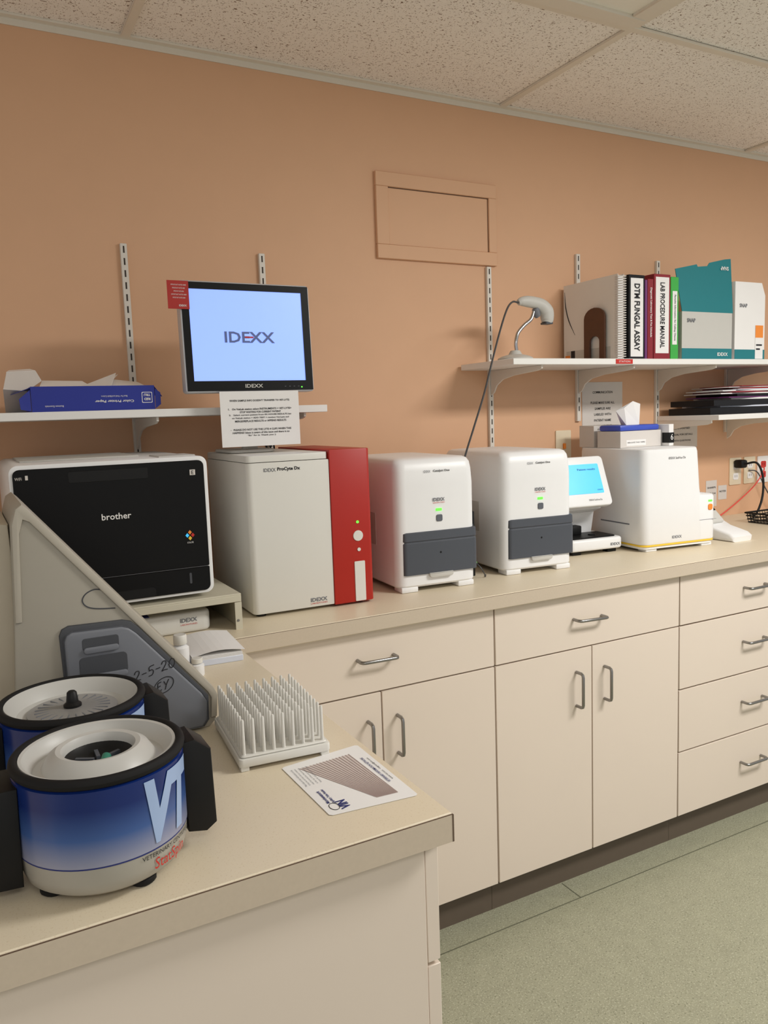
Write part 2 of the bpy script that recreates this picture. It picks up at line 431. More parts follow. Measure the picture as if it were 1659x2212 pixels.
part(t,'sticker',G().box(.437,.449,y-.0003,y+.0005,1.272,1.284,mPaper2).text('E',(.443,y-.0005,1.278),X,Z,.008,mInk),'small square pale sticker')
g=G()
for dx,dz,mm in [(0,.0065,mOr),(-.006,0,mScreen2),(.006,0,mInkR),(0,-.0065,mYel)]:
    c=(.429+dx,1.140+dz)
    g.poly([(c[0]-.0042,y-.0004,c[1]),(c[0],y-.0004,c[1]-.005),(c[0]+.0042,y-.0004,c[1]),(c[0],y-.0004,c[1]+.005)],mm)
g.text('COLOR',(.429,y,1.124),X,Z,.0035,mPaper,.014)
part(t,'emblem',g,'four-colour diamond emblem')
t=thing('analyzer_module','flat off-white lab module tucked beneath the riser','lab device',(.36,-.4,CT))
part(t,'body',G().prism(rrect(.225,.472,-.530,-.20,.02,5),'z',CT+.0005,CT+.048,mWhite2,.008,3))
part(t,'status_strip',G().box(.24,.335,-.53+.004,-.47,CT+.0478,CT+.0490,mInkB,.0004,1),'dark blue strip')
part(t,'printed_text',G().text('IDEXX',(.420,-.5305,CT+.031),X,Z,.009,mMid,.038,.02).text('LABORATORIES',(.420,-.5305,CT+.021),X,Z,.0035,mInkR,.038))

# ------------------------------------------------------------ hematology analyzer
def logo(g,cx,y,cz,w,h,mat=None,sub=True):
    g.text('IDEXX',(cx,y,cz),X,Z,h,mat or mMid,w,.03)
    if sub:g.text('LABORATORIES',(cx,y,cz-h*.95),X,Z,h*.38,mInkR,w)
t=thing('hematology_analyzer','tall white benchtop analyzer with red front column','lab analyzer',(.589,-.496,CT))
yf=-.496;xo=.586
part(t,'body',G().prism(rrect(xo,.7935,yf,-.12,[.014,.0,.0,.012],5),'z',CT+.008,1.286,mWhite2,.002,2))
g=G().stack([(xo+.001,.7935,yf+.001,-.12,.012,1.2875),(xo+.001,.7935,yf+.001,-.12,.012,1.300),(xo+.002,.7933,yf+.002,-.121,.011,1.3030),(xo+.005,.7930,yf+.005,-.124,.010,1.304)],mWhite2,5);part(t,'lid',g,'off-white lid')
g=G().prism(rrect(.7945,.905,yf-.003,-.12,[.002,.012,.012,.002],5),'z',CT+.006,1.308,mRed,.002,2)
part(t,'column',g,'glossy red column')
for a,b_ in [(.61,-.47),(.87,-.47),(.61,-.15),(.87,-.15)]: part(t,'foot',G().cyl((a,b_,CT),.012,.010,mBlack))
yy=yf-.0032
part(t,'button',G().cyl((.864,yy+.001,1.089),.0135,.003,mWhite2,'y',32,.0008),'round off-white button')
part(t,'button',G().cyl((.865,yy+.001,1.054),.0045,.003,mWhite2,'y'),'tiny white button')
part(t,'status_light',G().cyl((.864,yy+.001,1.124),.0035,.002,mLed,'y'),'green light')
part(t,'slot_cover',G().prism(rrect(.851,.880,.922,1.024,.002,2),'y',yy-.002,yy+.002,mWhite2,.0006,1),'white vertical slot cover')
part(t,'model_lettering',G().text('IDEXX',(.642,yf,1.268),X,Z,.0085,mMid,.030,.01).text('ProCyte Dx',(.690,yf,1.268),X,Z,.0105,mInk,.058,.035))
g=G();logo(g,.753,yf,.940,.044,.0095);part(t,'brand_lettering',g)
t.rotation_euler=(0,0,math.radians(-1.5))

# ------------------------------------------------------------ monitor
yM=-.36
t=thing('monitor','small black-bezel flat monitor on stand showing a lit blue screen','monitor',(.66,-.28,1.304))
pv=(.66,yM,1.458)
Rm=Matrix.Translation(pv)@Matrix.Rotation(math.radians(-2.5),4,'X')@Matrix.Translation([-a for a in pv])
g=G().prism(rrect(.491,.826,1.457,1.726,.008,4),'y',yM+.002,yM+.035,mSilver,.003,2);g.box(.57,.75,yM+.034,yM+.055,1.50,1.66,mBlack,.01,2);part(t,'housing',g.xf(Rm),'silver shell')
g=G()
for a in [(.495,.822,1.461,1.485),(.495,.822,1.706,1.722),(.495,.512,1.485,1.706),(.803,.822,1.485,1.706)]: g.box(a[0],a[1],yM-.002,yM+.004,a[2],a[3],mBlackG)
part(t,'bezel',g.xf(Rm),'black glossy bezel')
part(t,'screen',G().box(.512,.803,yM+.0002,yM+.003,1.485,1.706,mScreen).xf(Rm),'lit light-blue screen')
g=G().text('IDEXX',(.660,yM-.0002,1.592),X,Z,.027,mLogoB,.130,.022)
g.box(.6465,.6690,yM-.0018,yM-.0014,1.5903,1.5939,mInkR)
part(t,'screen_logo',g.xf(Rm),'grey-blue logo with red accent')
g=G().text('IDEXX',(.662,yM-.0024,1.472),X,Z,.009,mLtGrey,.046,.02)
for i in range(4): g.text('-',(.745+.012*i,yM-.0024,1.470),X,Z,.001,mMid,.004)
part(t,'brand_lettering',g.xf(Rm))
part(t,'power_light',G().cyl((.79,yM-.0018,1.468),.0018,.0008,mLed,'y').xf(Rm),'green light')
part(t,'stand',G().box(.64,.68,-.315,-.295,1.312,1.56,mLtGrey,.004,2).prism(rrect(.60,.72,-.34,-.18,.02,5),'z',1.3050,1.313,mLtGrey,.003,2),'light grey stand')
g=G().box(.462,.513,-.3675,-.3662,1.656,1.722,mRed)
for i in range(5): g.text('IMPORTANT NOTES HERE',(.489,-.3676,1.712-i*.0075),X,Z,.003,mPaper,.036-.006*(i%3))
g.text('IDEXX',(.497,-.3676,1.664),X,Z,.0045,mPaper,.018,.02)
part(t,'tag',g.xf(Matrix.Translation((0,.012,0))),'red printed tag stuck on bezel corner')
g=G().box(.570,.777,-.367,-.3662,1.322,1.459,mPaper)
for s,z,w in [("WHEN SAMPLE INFO DOESN'T TRANSFER TO VET-LYTE:",1.436,.158),
    ("1.   On VetLab station select INSTRUMENTS > VET-LYTE>",1.415,.166),("STOP WAITING FOR CURRENT PATIENT",1.4075,.108),
    ("2.   Select current patient from IN HOUSE RESULTS list",1.400,.164),("on VetLab station > ADD TEST > reselect Vet-Lyte and",1.3925,.150),
    ("MERGE/REPLACE RESULTS or APPEND RESULTS",1.385,.135),
    ("-   PLEASE DO NOT USE THE LYTE 4 CLIPS WHEN THIS",1.364,.160),("HAPPENS! Idexx is aware of this issue and there is no",1.3565,.150),("*fix* for it. Thank you :)",1.349,.075)]:
    g.text(s,(.673,-.3672,z),X,Z,.0048,mInk,w,.02)
solo('notice_sheet','white printed instruction notice taped below the monitor','paper notice',(.67,-.366,1.322),g)
g=G()
for i,dx in enumerate((0,.008,.016)): g.tube([(.80+dx,-.03,1.40),(.80+dx*1.6,-.03,1.33),(.815+dx,-.035,1.25),(.83+dx,-.04,1.12),(.85+dx,-.05,.918)],.0028,mBlack,8,6)
solo('cable_bundle','bundle of thin black cables hanging down the wall','cable',(.81,-.03,.918),g)

# ------------------------------------------------------------ chemistry analyzers (pair)
def chem(x0,yf,rz):
    x1=x0+.240;xc=(x0+x1)/2+.006;yb=-.12
    t=thing('chemistry_analyzer','white rounded benchtop analyzer with slate-grey drawer','lab analyzer',(x1,yf,CT),rz,group='matching white chemistry analyzers')
    g=G().stack([(x0+.004,x1-.004,yf+.006,yb-.004,.026,CT+.014),(x0,x1,yf+.002,yb,.028,CT+.019),(x0,x1,yf,yb,.028,1.20),(x0+.002,x1-.002,yf+.002,yb,.028,1.238),(x0+.004,x1-.004,yf+.006,yb-.002,.028,1.256),(x0+.009,x1-.009,yf+.013,yb-.008,.026,1.266),(x0+.018,x1-.018,yf+.026,yb-.018,.02,1.271),(x0+.05,x1-.05,yf+.08,yb-.04,.016,1.273)],mWhite,7)
    g.box(x0-.0008,x0+.002,yf+.14,yf+.19,1.03,1.12,mLtGrey,.0004,1)
    part(t,'body',g)
    for a in (x0+.010,x1-.058):
        for b_ in (yf+.004,-.19): part(t,'foot',G().box(a,a+.050,b_,b_+.05,CT,CT+.016,mWhite,.004,2))
    xl=x0+.016
    g=G().stack([(xl,x1+.0012,yf-.0035,yf+.12,.012,.962),(xl,x1+.0012,yf-.0035,yf+.12,.012,1.0465),(xl+.001,x1+.0005,yf-.0015,yf+.12,.012,1.049),(xl+.001,x1+.0005,yf-.0015,yf+.12,.012,1.051),(xl,x1+.0012,yf-.0035,yf+.12,.012,1.0535),(xl,x1+.0012,yf-.0025,yf+.12,.012,1.074),(xl+.002,x1,yf+.0005,yf+.12,.012,1.0765)],mDkGrey,5)
    g.cyl((xc,yf-.0028,1.017),.0028,.0012,mBlack,'y')
    dr=part(t,'drawer',g,'slate-grey drawer front')
    part(dr,'tray_lip',G().prism(rrect(xc-.036,xc+.036,.9505,.9635,[.008,.008,.001,.001],4),'y',yf-.008,yf+.012,mLtGrey,.002,2),'pale grey pull lip')
    part(t,'status_light',G().box(xc-.010,xc+.008,yf-.0015,yf+.001,1.129,1.136,mLed,.0008,1),'green indicator light')
    part(t,'button',G().prism(rrect(xc-.009,xc+.009,1.101,1.119,.004,4),'y',yf-.002,yf+.002,mDkGrey2,.0006,1),'square grey button')
    g=G();logo(g,xc-.001,yf-.0008,1.160,.036,.009);part(t,'brand_lettering',g)
    g=G().text('IDEXX',(xc-.033,yf+.001,1.236),X,Z,.0065,mMid,.020).text('Catalyst One',(xc+.010,yf+.001,1.236),X,Z,.0075,mInk,.050,.02)
    part(t,'model_lettering',g);return t
c1=chem(.990,-.498,-4)
c2=dup(c1,(.361,.018,0),-5.5)
t=thing('mini_computer','slim black computer standing upright between the analyzers','computer',(1.26,-.3,CT))
part(t,'case',G().box(1.262,1.292,-.40,-.20,CT,1.105,mBlack,.003,2))
for i in range(4): part(t,'port',G().box(1.268,1.286,-.4015,-.4,1.06-i*.022,1.068-i*.022,mDkGrey))
t=thing('audio_cable','thin grey cable with pale green plug beside the black computer','cable',(1.278,-.43,.914))
part(t,'plug',G().tube([(1.277,-.402,.962),(1.278,-.424,.958)],.004,mCableGn,10),'pale green plug')
part(t,'cord',G().tube([(1.278,-.424,.958),(1.283,-.44,.945),(1.295,-.44,.925),(1.305,-.43,.9158),(1.32,-.41,.9158)],.0016,mCableG,8,5))

# ------------------------------------------------------------ small analyzer with cyan touchscreen
t=thing('compact_analyzer','small white desktop reader with tilted cyan touchscreen','lab device',(1.905,-.372,CT),-6)
part(t,'base',G().prism(rrect(1.690,1.903,-.372,-.16,.022,5),'z',CT+.014,CT+.052,mWhite,.008,3))
for a in (1.715,1.855):
    for b_ in (-.35,-.2): part(t,'foot',G().box(a,a+.035,b_,b_+.03,CT,CT+.018,mBlack,.002,1))
g=G().prism(rrect(1.71,1.885,-.355,-.25,.012,4),'z',CT+.0515,CT+.056,mBlackG,.0015,1).box(1.73,1.80,-.285,-.248,CT+.055,CT+.085,mBlack,.004,2).cyl((1.82,-.31,CT+.055),.012,.004,mBlack)
part(t,'sample_tray',g,'black sample tray')
g=G().prism([(-.245,.96),(-.165,.96),(-.165,1.20),(-.22,1.20),(-.25,1.10),(-.30,1.075),(-.30,1.055),(-.262,1.04)],'x',1.70,1.868,mWhite,.006,2);part(t,'column',g)
pv2=(1.78,-.352,1.078)
Rs=Matrix.Translation(pv2)@Matrix.Rotation(math.radians(-22),4,'X')@Matrix.Translation([-a for a in pv2])
part(t,'screen_housing',G().prism(rrect(1.645,1.876,1.072,1.243,.015,5),'y',-.352,-.325,mWhite,.005,3).xf(Rs))
part(t,'screen',G().prism(rrect(1.668,1.850,1.114,1.215,.003,2),'y',-.3535,-.351,mScreen2).xf(Rs),'lit cyan touchscreen')
part(t,'screen_text',G().text('Patient results',(1.80,-.3536,1.197),X,Z,.007,mInkB,.07).text('IDEXX',(1.836,-.3536,1.125),X,Z,.004,mInkB,.02).xf(Rs))
part(t,'model_lettering',G().text('IDEXX SediVue Dx',(1.81,-.3525,1.092),X,Z,.006,mInk,.052).xf(Rs))
part(t,'brand_lettering',G().text('IDEXX',(1.868,-.3722,.944),X,Z,.009,mMid,.038,.02))

# ------------------------------------------------------------ urine sediment analyzer
t=thing('sediment_analyzer','large white stepped analyzer with yellow base stripe','lab analyzer',(2.228,-.468,CT))
yf=-.468;xa,xb,yb=1.922,2.232,-.12
g=G().stack([(2.0,xb-.002,yf+.0025,yb,.026,CT+.024),(2.0,xb,yf+.0008,yb,.028,CT+.028),(2.0,xb,yf+.0008,yb,.028,1.080),(2.0,xb-.002,yf+.003,yb,.027,1.086),(2.0,xb-.008,yf+.008,yb,.022,1.089)],mWhite,6)
g.stack([(xa+.002,2.184,yf+.002,yb,.028,CT+.024),(xa,2.186,yf,yb,.028,CT+.028),(xa,2.176,yf,yb,.028,1.08),(xa,2.170,yf+.001,yb,.028,1.11),(xa+.002,2.160,yf+.002,yb,.028,1.235),(xa+.004,2.157,yf+.004,yb-.002,.027,1.247),(xa+.008,2.153,yf+.009,yb-.006,.022,1.250)],mWhite,6)
g.box(xa-.0008,xa+.002,-.40,-.25,1.0,1.004,mGrey);part(t,'body',g)
part(t,'base_stripe',G().prism(rrect(xa+.001,xb-.001,yf+.001,yb,[.027]*4,6),'z',CT+.0175,CT+.0235,mYel,.001,1),'yellow stripe')
part(t,'base',G().prism(rrect(xa+.004,xb-.006,yf+.005,yb-.01,.025,6),'z',CT+.010,CT+.017,mWhite))
for a in (xa+.02,xb-.058):
    for b_ in (yf+.01,yb-.07): part(t,'foot',G().box(a,a+.045,b_,b_+.04,CT,CT+.012,mWhite,.002,1))
part(t,'status_light',G().box(2.193,2.209,yf-.0012,yf+.002,1.064,1.070,mLed,.0006,1),'green indicator light')
part(t,'button',G().prism(rrect(2.192,2.210,1.036,1.056,.006,4),'y',yf-.002,yf+.002,mOr,.0006,1),'orange button')
part(t,'model_lettering',G().text('IDEXX SediVue Dx',(2.06,yf+.0015,1.218),X,Z,.0075,mInk,.070))
part(t,'brand_lettering',G().text('IDEXX',(2.06,yf,.957),X,Z,.009,mMid,.040,.02))
part(t,'panel_seam',G().box(2.155,2.228,yf-.0004,yf+.002,1.004,1.0048,mGrey),'thin grey seam')
t.rotation_euler=(0,0,math.radians(-6))
zt=1.2505
t=thing('tissue_box','white tissue carton with blue top and tissue pulled up','tissue box',(2.05,-.245,zt))
part(t,'carton',G().box(1.958,2.148,-.300,-.190,zt,zt+.056,mPaper2,.001,1).box(1.985,2.075,-.3007,-.300,zt+.006,zt+.026,mPaper).text('DELICATE TASK WIPES',(2.03,-.3008,zt+.017),X,Z,.004,mInk,.08))
part(t,'lid',G().box(1.962,2.144,-.296,-.194,zt+.0562,zt+.076,mBlueL,.006,2),'translucent blue top')
g=G();u=zt+.075
g.poly([(2.025,-.260,u),(2.08,-.265,u),(2.105,-.245,u+.072),(2.065,-.25,u+.082),(2.03,-.245,u+.060)],mPaper);g.poly([(2.08,-.265,u),(2.095,-.225,u),(2.115,-.215,u+.052),(2.105,-.245,u+.072)],mPaper);g.poly([(2.025,-.26,u),(2.03,-.245,u+.060),(2.01,-.225,u+.050),(2.04,-.22,u)],mPaper)
g.poly([(2.04,-.22,u),(2.095,-.225,u),(2.105,-.245,u+.072),(2.065,-.25,u+.082),(2.01,-.225,u+.050)],mPaper)
part(t,'tissue',g,'white tissue')
t=thing('supply_carton','small white cardboard supply carton with printed barcode label','carton',(2.02,-.12,zt))
part(t,'carton',G().box(1.966,2.085,-.165,-.09,zt+.0,zt+.076,mPaper2,.001,1))
g=G().text('IDEXX',(1.995,-.1655,zt+.063),X,Z,.005,mInk,.025).text('SLIDE CARTRIDGE',(2.012,-.1655,zt+.043),X,Z,.004,mInk,.06)
for i in range(14): g.box(1.982+i*.004,1.9835+i*.004+.001*(i%2),-.1657,-.165,zt+.012,zt+.030,mInk)
part(t,'printed_label',g)
g=G().box(2.154,2.176,-.33,-.24,zt,zt+.074,mPaper,.001,1).box(2.153,2.177,-.3312,-.30,zt+.01,zt+.045,mBlack).text('6',(2.165,-.332,zt+.03),X,Z,.02,mPaper)
solo('small_box','small black and white box beside the tissues','carton',(2.165,-.28,zt),g)

# ------------------------------------------------------------ wall papers, switch, outlets
def notice(x0,x1,z0,z1,lines,name,label,h=.0075):
    g=G().box(x0,x1,-.0016,0,z0,z1,mPaper2)
    for s,z,w in lines: g.text(s,((x0+x1)/2,-.0017,z),X,Z,h,mInk,w,.01)
    solo(name,label,'paper notice',((x0+x1)/2,0,z0),g)
notice(2.060,2.262,1.205,1.485,[('COMMUNICATION',1.447,.10),('PLEASE MAKE SURE ALL',1.408,.12),('SAMPLES ARE',1.386,.08),('LABELED WITH',1.364,.085),('PATIENT NAME',1.342,.085),('DATE AND TIME',1.320,.09),('THANK YOU',1.298,.07),('FOR KEEPING IT',1.276,.09),('ORGANIZED',1.254,.07)],'laminated_notice','laminated printed notice taped to the wall',.009)
notice(2.47,2.678,1.216,1.315,[('RESULTS POSTED',1.295,.12),('SEE MANUAL FOR DETAILS',1.27,.15),('CALL WITH QUESTIONS',1.245,.13)],'wall_notice','pale paper notice behind tissue box')
notice(2.735,2.80,.96,1.07,[('SHARPS',1.04,.05),('EXT. 214',1.015,.05)],'small_note','small white note on wall near outlets')
notice(2.81,2.862,.985,1.045,[('NOTES',1.02,.04)],'small_note','tiny white note on wall beside outlet')
def plate(x0,z0,kind):
    x1=x0+.072;z1=z0+.116;xc=(x0+x1)/2
    t=thing('wall_switch' if kind=='s' else 'wall_outlet','ivory wall plate with '+{'s':'toggle and indicator','o':'duplex sockets','d':'red data jacks'}[kind],'switch' if kind=='s' else 'outlet',(xc,0,z0))
    part(t,'plate',G().prism(rrect(x0,x1,z0,z1,.004,3),'y',-.006,0,mIvory if kind!='d' else mPaper,.002,2))
    if kind=='s': part(t,'toggle',G().box(xc-.005,xc+.005,-.014,-.006,z0+.048,z0+.068,mOr,.001,1))
    else:
        for dz in (.022,.066):
            g=G().prism(rrect(xc-.016,xc+.016,z0+dz,z0+dz+.028,.006,3),'y',-.008,-.006,mPaper if kind=='o' else mInkR)
            g.box(xc-.007,xc-.005,-.0085,-.0075,z0+dz+.01,z0+dz+.02,mInk).box(xc+.005,xc+.007,-.0085,-.0075,z0+dz+.01,z0+dz+.02,mInk)
            part(t,'socket',g)
plate(1.930,1.195,'s');plate(2.875,1.042,'o');plate(2.966,1.042,'o');plate(3.054,1.040,'d')
t=thing('power_cord','thick black power cord with plug in wall outlet','power cord',(2.91,-.05,.914))
part(t,'plug',G().box(2.892,2.932,-.050,-.0087,1.115,1.150,mBlack,.008,2))
part(t,'cord',G().tube([(2.912,-.048,1.132),(2.935,-.09,1.137),(2.948,-.11,1.08),(2.935,-.12,1.0),(2.90,-.125,.94),(2.87,-.125,.9188)],.0045,mBlack,10,6))
g=G().tube([(3.07,-.010,1.11),(3.05,-.04,1.10),(2.98,-.05,1.04),(2.88,-.055,.985),(2.78,-.06,.94),(2.72,-.06,.9172)],.0028,mPink,8,6)
solo('network_cable','thin red network cable running from jack to counter','cable',(2.9,-.05,.914),g)
g=G().tube([(2.99,-.010,1.10),(3.02,-.03,1.09),(3.06,-.04,1.02),(3.10,-.045,.97),(3.16,-.05,.9172)],.0028,mCableG,8,6)
solo('network_cable','thin grey cable hanging from wall jack','cable',(3.05,-.03,.914),g)
t=thing('handheld_cradle','white and grey handheld reader resting in curved cradle','handheld device',(2.36,-.37,CT))
g=G().prism([(-.475,CT),(-.30,CT),(-.285,CT+.01),(-.28,CT+.075),(-.30,CT+.085),(-.335,CT+.07),(-.39,CT+.045),(-.46,CT+.03),(-.478,CT+.018)],'x',2.305,2.405,mWhite,.010,3);part(t,'cradle',g)
R2=Matrix.Rotation(math.radians(42),4,'X');pq=(2.355,-.33,CT+.085)
hs=part(t,'handset',G().box(2.315,2.380,-.385,-.225,CT+.080,CT+.103,mLtGrey,.008,3,R2,pq),'grey handset')
part(hs,'display',G().box(2.322,2.373,-.335,-.240,CT+.1028,CT+.1045,mBlackG,.0005,1,R2,pq),'black display')
g=G();x0,x1,y0,y1=2.745,2.93,-.34,-.20
for z,o in [(.003,0),(.015,.003),(.028,.006),(.040,.009)]:
    z+=CT;g.tube([(x0-o,y0-o,z),(x1+o,y0-o,z),(x1+o,y1+o,z),(x0-o,y1+o,z),(x0-o,y0-o,z)],.0022 if z<CT+.035 else .0035,mBlack,6)
for i in range(13):
    xx=x0+(x1-x0)*i/12
    for ya,yb_ in ((y0,y0-.009),(y1,y1+.009)): g.tube([(xx,ya,CT+.003),(xx,yb_,CT+.040)],.0012,mBlack,5)
for i in range(11):
    yy=y0+(y1-y0)*i/10
    for xa,xb in ((x0,x0-.009),(x1,x1+.009)): g.tube([(xa,yy,CT+.003),(xb,yy,CT+.040)],.0012,mBlack,5)
    g.tube([(x0,yy,CT+.0025),(x1,yy,CT+.0025)],.0012,mBlack,5)
solo('wire_basket','black wire mesh basket on the counter','basket',(2.84,-.27,CT),g)

# ------------------------------------------------------------ barcode scanner on shelf
t=thing('barcode_scanner','grey handheld scanner head on bendy metal gooseneck stand','barcode scanner',(1.585,-.22,SR))
part(t,'base',G().lathe(1.585,-.22,[(0,SR),(.055,SR),(.056,SR+.006),(.045,SR+.012),(.022,SR+.018),(.015,SR+.030),(0,SR+.032)],mLtGrey,40))
part(t,'gooseneck',G().tube([(1.590,-.22,SR+.030),(1.588,-.22,SR+.055),(1.597,-.22,SR+.085),(1.622,-.22,SR+.110),(1.650,-.22,SR+.130),(1.662,-.22,SR+.155)],.0058,mChrome,10,8),'chrome gooseneck')
g=G().tube([(1.600,-.22,1.728),(1.612,-.22,1.732),(1.635,-.22,1.733),(1.665,-.22,1.730),(1.692,-.22,1.722),(1.712,-.22,1.704),(1.716,-.22,1.680),(1.714,-.22,1.668)],[.009,.014,.018,.019,.022,.025,.022,.018],mLtGrey,16,5,.9)
g.tube([(1.668,-.22,1.712),(1.674,-.22,1.692),(1.678,-.22,1.686)],[.012,.012,.009],mGrey,10)
hd=part(t,'scanner_head',g)
part(hd,'scan_window',G().box(1.700,1.728,-.235,-.205,1.663,1.669,mDkGrey,.001,1),'dark window')
part(t,'cord',G().tube([(1.600,-.22,1.728),(1.570,-.23,1.728),(1.525,-.26,1.70),(1.475,-.29,1.63),(1.430,-.31,1.54),(1.390,-.32,1.44),(1.350,-.32,1.34),(1.318,-.31,1.24),(1.303,-.29,1.12),(1.305,-.22,1.0),(1.306,-.18,.92)],.003,mCableG,8,8),'dark grey cord')

# ------------------------------------------------------------ upper right shelf contents
def spine_text(g,s,x,y,zc,h,ln,mat,bold=0): g.text(s,(x,y,zc),(0,0,-1),(1,0,0),h,mat,ln,bold)
S=SR+.0002
t=thing('spiral_catalogue','worn white spiral-bound catalogue standing on edge','book',(1.95,-.16,S),group='books and binders on the upper shelf')
g=G().box(1.9620,1.9635,-.283,-.016,S,1.826,mCream).box(1.9885,1.990,-.283,-.016,S,1.826,mCream)
part(t,'cover',g)
part(t,'pages',G().box(1.9640,1.9880,-.281,-.020,S+.003,1.822,mPaper))
g=G().box(1.9612,1.9619,-.25,-.03,S+.004,S+.045,mLtGrey).box(1.9606,1.9612,-.075,-.055,S+.012,S+.045,mInk).box(1.9606,1.9612,-.05,-.025,S+.012,S+.03,mOr)
g.tube([(1.9616,-.022,S+.255),(1.9616,-.028,S+.20),(1.9616,-.045,S+.15),(1.9616,-.075,S+.10)],[.0005,.002,.002,.0005],mInk,6,4)
part(t,'cover_print',g)
g=G()
for i in range(34):
    z=S+.008+i*.0079;g.tube([(1.9605,-.272,z),(1.959,-.284,z),(1.968,-.298,z),(1.984,-.298,z),(1.9915,-.286,z),(1.9905,-.272,z)],.0017,mPaper2,5)
part(t,'spiral_binding',g,'white coil binding')
t=thing('bookend','walnut brown arched bookend with open arch','bookend',(1.95,-.15,S),group='bookends')
out=[(-.235,S),(-.235,S+.14)]+[(-.185-.05*math.cos(a),S+.145+.035*math.sin(a)) for a in [math.pi*i/10 for i in range(0,11)]]+[(-.135,S+.14),(-.135,S)]
inn=[(-.163,S),(-.163,S+.062)]+[(-.1865+.0235*math.cos(a),S+.066+.018*math.sin(a)) for a in [math.pi*i/8 for i in range(9)]]+[(-.210,S+.062),(-.210,S)]
part(t,'plate',G().prism(out+inn,'x',1.948,1.956,mWood,.001,1))
part(t,'foot_plate',G().box(1.898,1.9475,-.23,-.14,S,S+.0015,mSteel))
def binder(x0,x1,top,mat,lab,kind,depth=.26,txt=None,tm=mInk,lm=None,lz=None,bold=.02,yF=-.285,ts=None):
    t=thing(kind,lab,'binder' if x1-x0>.03 else 'book',((x0+x1)/2,yF+depth/2,S),group='books and binders on the upper shelf')
    g=G().box(x0,x0+.003,yF+.004,yF+depth,S,top,mat,.001,1).box(x1-.003,x1,yF+.004,yF+depth,S,top,mat,.001,1)
    g.box(x0,x1,yF,yF+.004,S,top,mat,.0015,1)
    part(t,'cover',g)
    part(t,'pages',G().box(x0+.0035,x1-.0035,yF+.0045,yF+depth-.008,S+.004,top-.008,mPaper))
    if txt:
        if lm: part(t,'spine_label',G().box(x0+.008,x1-.008,yF-.0008,yF,lz[0],lz[1],lm),'white paper label')
        g=G();spine_text(g,txt,(x0+x1)/2,yF-.0012,(lz[0]+lz[1])/2,ts or (x1-x0)*.42,(lz[1]-lz[0])*.86,tm,bold)
        part(t,'spine_lettering',g)
    return t
binder(2.010,2.083,1.826,mBinder,'thick black ring binder with white lettered spine label','ring_binder',txt='DTM FUNGAL ASSAY',lm=mPaper,lz=(S+.008,1.815),bold=.03,ts=.026)
binder(2.0845,2.096,1.812,mPurple,'thin purple booklet between binders','booklet',txt=None)
binder(2.097,2.124,1.816,mMaroon,'slim dark red booklet with white spine text','booklet',txt='Diagnostic Laboratory Test & Fee Schedule',tm=mPaper,lz=(S+.06,1.80),ts=.010)
binder(2.126,2.205,1.834,mMaroon,'dark red ring binder with white lettered spine label','ring_binder',txt='LAB PROCEDURE MANUAL',lm=mPaper,lz=(S+.02,1.824),bold=.02,ts=.022)
binder(2.2065,2.245,1.828,mGreen,'slim binder with green spine and white label','ring_binder',txt='Parasite Information for Calling Clients',lm=mPaper,lz=(S+.05,1.78),tm=mMid,ts=.010)
t=thing('test_kit_carton','open grey carton with tall teal lid and lettering','carton',(2.39,-.17,S))
xa,xb,ya,yb=2.262,2.520,-.285,-.10
g=G()
for a in [(xa,xb,ya,ya+.002),(xa,xb,yb-.002,yb),(xa,xa+.002,ya+.002,yb-.002),(xb-.002,xb,ya+.002,yb-.002)]: g.box(*a,S,S+.165,mLtGrey)
g.box(xa+.002,xb-.002,ya+.002,yb-.002,S,S+.002,mLtGrey).box(xa+.004,xb-.004,ya+.006,yb-.004,S+.003,S+.13,mPaper)
g.box(xa,xb,ya-.0008,ya,S,S+.038,mTeal)
part(t,'carton_body',g)
g=G().poly([(xa+.0,-.283,S+.165),(xb+.004,-.283,S+.165),(xb+.014,-.262,S+.362),(xb-.02,-.262,S+.358),(xa+.16,-.262,S+.342),(xa+.15,-.262,S+.330),(xa+.10,-.262,S+.325),(xa+.095,-.262,S+.333),(xa-.012,-.262,S+.312)],mTeal,.002)
part(t,'lid',g,'teal raised lid')
part(t,'printed_text',G().text('SNAP',(xa+.045,ya-.001,S+.135),X,Z,.014,mMid,.042,.02));part(t,'printed_text',G().text('IDEXX',(xb-.05,ya-.001,S+.018),X,Z,.012,mPaper,.055,.02))
part(t,'printed_text',G().text('SNAP',(xb-.025,-.2700,S+.325),(-1,0,0),(0,-.106,-1),.014,mPaper,.042,.02,lift=.0))
t=thing('test_kit_carton','tall white carton with clipped corner and orange label','carton',(2.62,-.17,S))
g=G().prism([(2.536,S),(2.702,S),(2.702,S+.235),(2.682,S+.280),(2.536,S+.280)],'y',-.285,-.10,mPaper,.001,1);g.box(2.536,2.702,-.2857,-.285,S,S+.036,mTeal)
part(t,'carton_body',g)
g=G().box(2.648,2.691,-.2865,-.2858,S+.002,S+.125,mPaper);g.box(2.648,2.691,-.2868,-.2865,S+.08,S+.125,mOr)
g.box(2.653,2.686,-.2868,-.2865,S+.05,S+.056,mInk).box(2.653,2.675,-.2868,-.2865,S+.035,S+.041,mInk);part(t,'printed_label',g,'white and orange label')
part(t,'printed_text',G().text('SNAP',(2.580,-.2855,S+.195),X,Z,.014,mMid,.042,.02))

